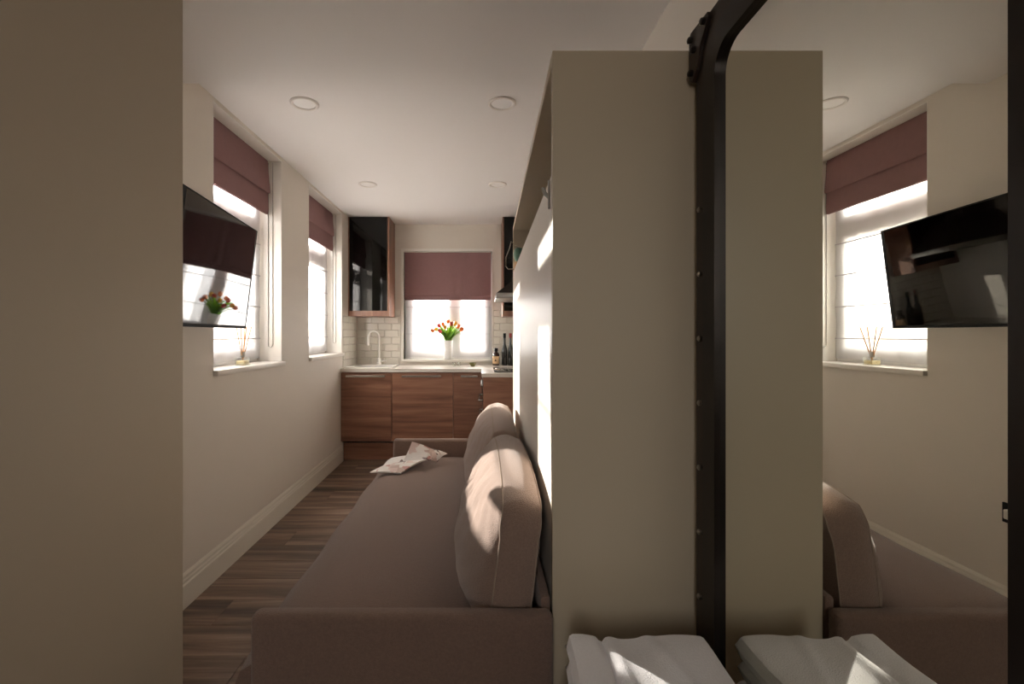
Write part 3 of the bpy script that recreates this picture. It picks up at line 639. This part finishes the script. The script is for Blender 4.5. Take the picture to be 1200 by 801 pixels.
def cushion(y0, y1, label, seed):
    n = 48; hl = (y1 - y0) / 2; hh = 0.155; rn = random.Random(seed); ph = [rn.random() * 6 for _ in range(6)]
    c = Vector((0.060, (y0 + y1) / 2, SZ + hh - 0.004)); g = 0.044
    lean = math.radians(7)
    root = thing('back_cushion', label, 'cushion', (c.x, c.y, SZ), 'sofa back cushions')
    def surf(side, u, v):          # u along the sofa, v up, both -1..1
        f = max(0, (1 - abs(u) ** 3.0)) ** 0.75 * max(0, (1 - abs(v) ** 2.4)) ** 0.62
        bl = (0.096 if side < 0 else 0.024) * f
        if side < 0: bl *= 1 - 0.32 * v
        wr = 0.0035 * math.sin(18 * u + ph[0] + 3 * v) * f * (v + 0.4) + 0.003 * math.sin(9 * v + 7 * u + ph[1]) * f
        wr += 0.0022 * math.sin(46 * u + ph[2] + 2.5 * math.sin(5 * v)) * max(0, v) * max(0, 1 - v) ** 0.5 * 2 + 0.0016 * math.sin(33 * (u + 0.5 * v) + ph[3]) * f * abs(u)
        x_ = side * (g + bl + wr)
        pin = 1 - 0.05 * (abs(u) ** 4) * (abs(v) ** 4)
        yy = u * hl * (1 - 0.02 * v * v) * pin; zz = v * hh * pin + 0.022 * (v > 0) * v * (1 - u * u)
        return x_, yy, zz
    def tf(p):
        x_, yy, zz = p
        return Vector((c.x + x_ * math.cos(lean) + (zz + hh) * math.sin(lean), c.y + yy, c.z + (zz + hh) * math.cos(lean) - hh - x_ * math.sin(lean) * 0.4))
    bm = bmesh.new(); grids = {}
    for side in (-1, 1):
        G = [[bm.verts.new(tf(surf(side, -1 + 2 * i / n, -1 + 2 * k / n))) for k in range(n + 1)] for i in range(n + 1)]
        for i in range(n):
            for k in range(n): bm.faces.new((G[i][k], G[i + 1][k], G[i + 1][k + 1], G[i][k + 1]))
        grids[side] = G
    def loop(G): return [G[i][0] for i in range(n)] + [G[n][k] for k in range(n)] + [G[i][n] for i in range(n, 0, -1)] + [G[0][k] for k in range(n, 0, -1)]
    A, B = loop(grids[-1]), loop(grids[1]); N_ = len(A); prev = A
    for s in range(1, 5):          # gusset, bulged outwards
        cur = []
        for k in range(N_):
            if s == 4: cur.append(B[k]); continue
            p = A[k].co.lerp(B[k].co, s / 4); out_ = Vector((0, p.y - c.y, p.z - c.z)); 
            q = Vector((0, (1 if abs(out_.y) / hl > abs(out_.z) / hh else 0.2) * out_.y / hl, (1 if abs(out_.y) / hl <= abs(out_.z) / hh else 0.2) * out_.z / hh))
            q.normalize(); cur.append(bm.verts.new(p + q * 0.014 * math.sin(PI * s / 4)))
        for k in range(N_): bm.faces.new((prev[k], prev[(k + 1) % N_], cur[(k + 1) % N_], cur[k]))
        prev = cur
    pa, pb_ = [v.co.copy() for v in A], [v.co.copy() for v in B]
    cv = obj('cover', bm, 'cushion', root, smooth=True)
    for pts in (pa, pb_):
        bm = bmesh.new(); tube(bm, pts, 0.0020, 6, closed=True); obj('piping', bm, 'stitch', cv, smooth=True)
    return root
cushion(1.046, 1.80, 'plump brown sofa back cushion by the arm beside the towels', 1)
cushion(1.815, 2.60, 'plump brown sofa back cushion by the arm beside the magazine', 5)

# magazine lying open on the seat
mg = thing('magazine', 'open magazine with pink and white pages on the sofa seat', 'magazine', (-0.36, 2.42, SZ))
def sheet_patch(name, c00, c10, c01, c11, bow, n=10, th=0.002, material='magazine'):
    bm = bmesh.new(); g = []
    for i in range(n + 1):
        u = i / n; g.append([])
        for k in range(n + 1):
            v = k / n
            p = Vector(c00) * (1 - u) * (1 - v) + Vector(c10) * u * (1 - v) + Vector(c01) * (1 - u) * v + Vector(c11) * u * v
            p.z += bow * math.sin(PI * v) + 0.004 * math.sin(PI * u)
            g[-1].append(p)
    top = [[bm.verts.new(p + Vector((0, 0, th))) for p in r_] for r_ in g]; bot = [[bm.verts.new(p) for p in r_] for r_ in g]
    for i in range(n):
        for k in range(n):
            bm.faces.new((top[i][k], top[i + 1][k], top[i + 1][k + 1], top[i][k + 1])); bm.faces.new((bot[i][k], bot[i][k + 1], bot[i + 1][k + 1], bot[i + 1][k]))
    for i in range(n):
        bm.faces.new((top[i][0], bot[i][0], bot[i + 1][0], top[i + 1][0])); bm.faces.new((top[i][n], top[i + 1][n], bot[i + 1][n], bot[i][n]))
        bm.faces.new((top[0][i], top[0][i + 1], bot[0][i + 1], bot[0][i])); bm.faces.new((top[n][i], bot[n][i], bot[n][i + 1], top[n][i + 1]))
    return obj(name, bm, material, mg, smooth=True)
z_ = SZ + 0.004
sheet_patch('page', (-0.545, 2.335, z_ - 0.006), (-0.385, 2.285, z_ + 0.004), (-0.42, 2.50, z_ + 0.005), (-0.275, 2.44, z_ + 0.03), 0.008, th=0.006)
sheet_patch('page', (-0.40, 2.44, z_ + 0.02), (-0.285, 2.42, z_ + 0.03), (-0.36, 2.50, z_ + 0.11), (-0.262, 2.50, z_ + 0.075), -0.006)
sheet_patch('page', (-0.275, 2.44, z_ + 0.028), (-0.225, 2.50, z_ + 0.004), (-0.27, 2.52, z_ + 0.07), (-0.175, 2.56, z_ + 0.03), 0.01, th=0.004)
sheet_patch('page', (-0.50, 2.42, z_), (-0.36, 2.42, z_ + 0.015), (-0.46, 2.55, z_ + 0.014), (-0.33, 2.53, z_ + 0.03), 0.012, th=0.003)

# ------------------------------------------------------------------ framed mirror on the right wall
mr_ = thing('wall_mirror', 'large mirror in a heavy black bolted metal frame', 'mirror', (XR, 0.63, 0.2))
def rr_pts(y0, y1, za, zb, r, seg=8):
    pts = []
    for (cy, cz, a0) in ((y1 - r, zb - r, 0), (y0 + r, zb - r, PI / 2), (y0 + r, za + r, PI), (y1 - r, za + r, 1.5 * PI)):
        for k in range(seg + 1):
            a = a0 + k * PI / 2 / seg; pts.append((cy + r * math.cos(a), cz + r * math.sin(a)))
    return pts
def ring_obj(name, outer, inner, xa, xb, material, bev=0.002):
    bm = bmesh.new(); n_ = len(outer)
    L_ = [[bm.verts.new((x_, p[0], p[1])) for p in P] for x_ in (xa, xb) for P in (outer, inner)]
    oa, ia, ob, ib = L_
    for k in range(n_):
        j = (k + 1) % n_
        bm.faces.new((oa[k], oa[j], ia[j], ia[k])); bm.faces.new((ob[k], ib[k], ib[j], ob[j]))
        bm.faces.new((oa[k], ob[k], ob[j], oa[j])); bm.faces.new((ia[k], ia[j], ib[j], ib[k]))
    return obj(name, bm, material, mr_, smooth=True)
YA, YZ = 0.399, 0.898; MZ0, MZ1 = 0.20, 1.785
inn = rr_pts(YA, YZ, MZ0, MZ1, 0.05); rdg = rr_pts(YA - 0.047, YZ + 0.047, MZ0 - 0.047, MZ1 + 0.047, 0.085); flo = rr_pts(YA - 0.125, YZ + 0.106, MZ0 - 0.125, MZ1 + 0.103, 0.05)
mid_ = rr_pts(YA - 0.030, YZ + 0.030, MZ0 - 0.03, MZ1 + 0.03, 0.07)
ring_obj('frame_ridge', rdg, inn, 0.449, 0.472, 'black_metal')
ring_obj('frame_flange', flo, mid_, 0.464, XR - 0.001, 'black_flange')
bm = bmesh.new(); bm.faces.new([bm.verts.new((0.460, p[0], p[1])) for p in rr_pts(YA - 0.01, YZ + 0.01, MZ0 - 0.01, MZ1 + 0.01, 0.05)])
mg_ = obj('mirror_glass', bm, 'mirror', mr_)
for v in mg_.data.polygons:
    pass
def bolt(y_, z__, r=0.006):
    bm = bmesh.new(); tube(bm, [(0.466, y_, z__), (0.459, y_, z__), (0.4565, y_, z__)], [r, r, r * 0.5], 8); obj('bolt', bm, 'steel', mr_, smooth=True)
z__ = 0.15
while z__ < 1.62:
    bolt(YZ + 0.086, z__); bolt(YA - 0.105, z__); z__ += 0.135
for k in range(3): bolt(YA + 0.06 + k * 0.17, MZ1 + 0.085)
for sy, ye in ((1, YZ + 0.106), (-1, YA - 0.125)):     # riveted corner plates
    for sz, ze in ((1, MZ1 + 0.103), (-1, MZ0 - 0.125)):
        poly = [(0.020, -0.006), (0.020, -0.098), (0.006, -0.108), (-0.014, -0.092), (-0.032, -0.048), (-0.066, -0.014), (-0.062, -0.002), (0.012, 0.002)]
        bm = bmesh.new(); A = [bm.verts.new((0.457, ye + sy * p[0], ze + sz * p[1])) for p in poly]; B = [bm.verts.new((0.470, v.co.y, v.co.z)) for v in A]
        bm.faces.new(A); bm.faces.new(B[::-1])
        for k in range(len(A)): bm.faces.new((A[k], B[k], B[(k + 1) % len(A)], A[(k + 1) % len(A)]))
        pl_ = obj('corner_plate', bm, 'black_flange', mr_)
        for py_, pz_ in ((0.006, -0.088), (-0.006, -0.045), (-0.048, -0.012), (0.008, -0.016)):
            bm = bmesh.new(); tube(bm, [(0.458, ye + sy * py_, ze + sz * pz_), (0.450, ye + sy * py_, ze + sz * pz_), (0.448, ye + sy * py_, ze + sz * pz_)], [0.007, 0.007, 0.004], 8); obj('rivet', bm, 'black_metal', pl_, smooth=True)

# ------------------------------------------------------------------ stool with folded towels
TZ = 0.545
st = thing('side_table', 'small dark side table under the folded towels', 'table', (0.29, 0.68, 0))
bobj('top', [(0.150, 0.430, 0.46, 0.900, TZ - 0.03, TZ)], 'black_metal', st, bev=0.003)
for xx in (0.165, 0.415):
    for yy in (0.475, 0.885):
        bobj('leg', [(xx - 0.012, xx + 0.012, yy - 0.012, yy + 0.012, 0, TZ - 0.029)], 'black_metal', st)
def towel(za, th, xa, xb, ya_, yb_, label, seed, crease=None):
    rn = random.Random(seed); ph = [rn.random() * 6 for _ in range(8)]; n, m_ = 44, 40
    bm = bmesh.new(); top, bot = [], []
    for i in range(n + 1):
        u = i / n; top.append([]); bot.append([])
        for k in range(m_ + 1):
            v = k / m_
            ex, ey = min(u, 1 - u) * (xb - xa), min(v, 1 - v) * (yb_ - ya_); r_ = 0.011
            def rnd_(e): return 1.0 if e > r_ else math.sqrt(max(0, 1 - (1 - e / r_) ** 2))
            f = rnd_(ex) * rnd_(ey)
            x_ = xa + (xb - xa) * u + 0.004 * math.sin(7 * v + ph[0]); y_ = ya_ + (yb_ - ya_) * v + 0.004 * math.sin(6 * u + ph[1])
            hgt = th * (0.5 + 0.5 * f)
            wob = 0.002 * math.sin(9 * u + 5 * v + ph[2]) + 0.0015 * math.sin(17 * v - 6 * u + ph[3])
            if crease is not None:
                cc = crease + 0.03 * (1 - v)
                wob += -0.010 * math.exp(-((u - cc) / 0.018) ** 2) + 0.003 * (u < cc) * math.sin(PI * min(1, u / cc)) + 0.004 * math.exp(-((u - cc - 0.07) / 0.04) ** 2)
                wob += 0.004 * math.exp(-((u - 0.55 - 0.5 * (1 - v)) / 0.05) ** 2) + 0.006 * (v - 0.5) * (1 - u)
            top[-1].append(bm.verts.new((x_, y_, za + hgt + wob * f))); bot[-1].append(bm.verts.new((x_, y_, za + th * 0.5 * (1 - f))))
    for i in range(n):
        for k in range(m_):
            bm.faces.new((top[i][k], top[i + 1][k], top[i + 1][k + 1], top[i][k + 1])); bm.faces.new((bot[i][k], bot[i][k + 1], bot[i + 1][k + 1], bot[i + 1][k]))
    for i in range(n):
        bm.faces.new((top[i][0], bot[i][0], bot[i + 1][0], top[i + 1][0])); bm.faces.new((top[i][m_], top[i + 1][m_], bot[i + 1][m_], bot[i][m_]))
    for k in range(m_):
        bm.faces.new((top[0][k], top[0][k + 1], bot[0][k + 1], bot[0][k])); bm.faces.new((top[n][k], bot[n][k], bot[n][k + 1], top[n][k + 1]))
    tag(obj('folded_towel', bm, 'towel', smooth=True), label, 'towel', 'folded white towels')
towel(TZ, 0.040, 0.160, 0.428, 0.485, 0.905, 'folded white towel at the bottom of the towel pile', 1)
towel(TZ + 0.039, 0.040, 0.164, 0.426, 0.490, 0.902, 'folded white towel in the middle of the towel pile', 2)
towel(TZ + 0.078, 0.042, 0.160, 0.427, 0.488, 0.900, 'creased white towel on top of the towel pile', 3, crease=0.24)
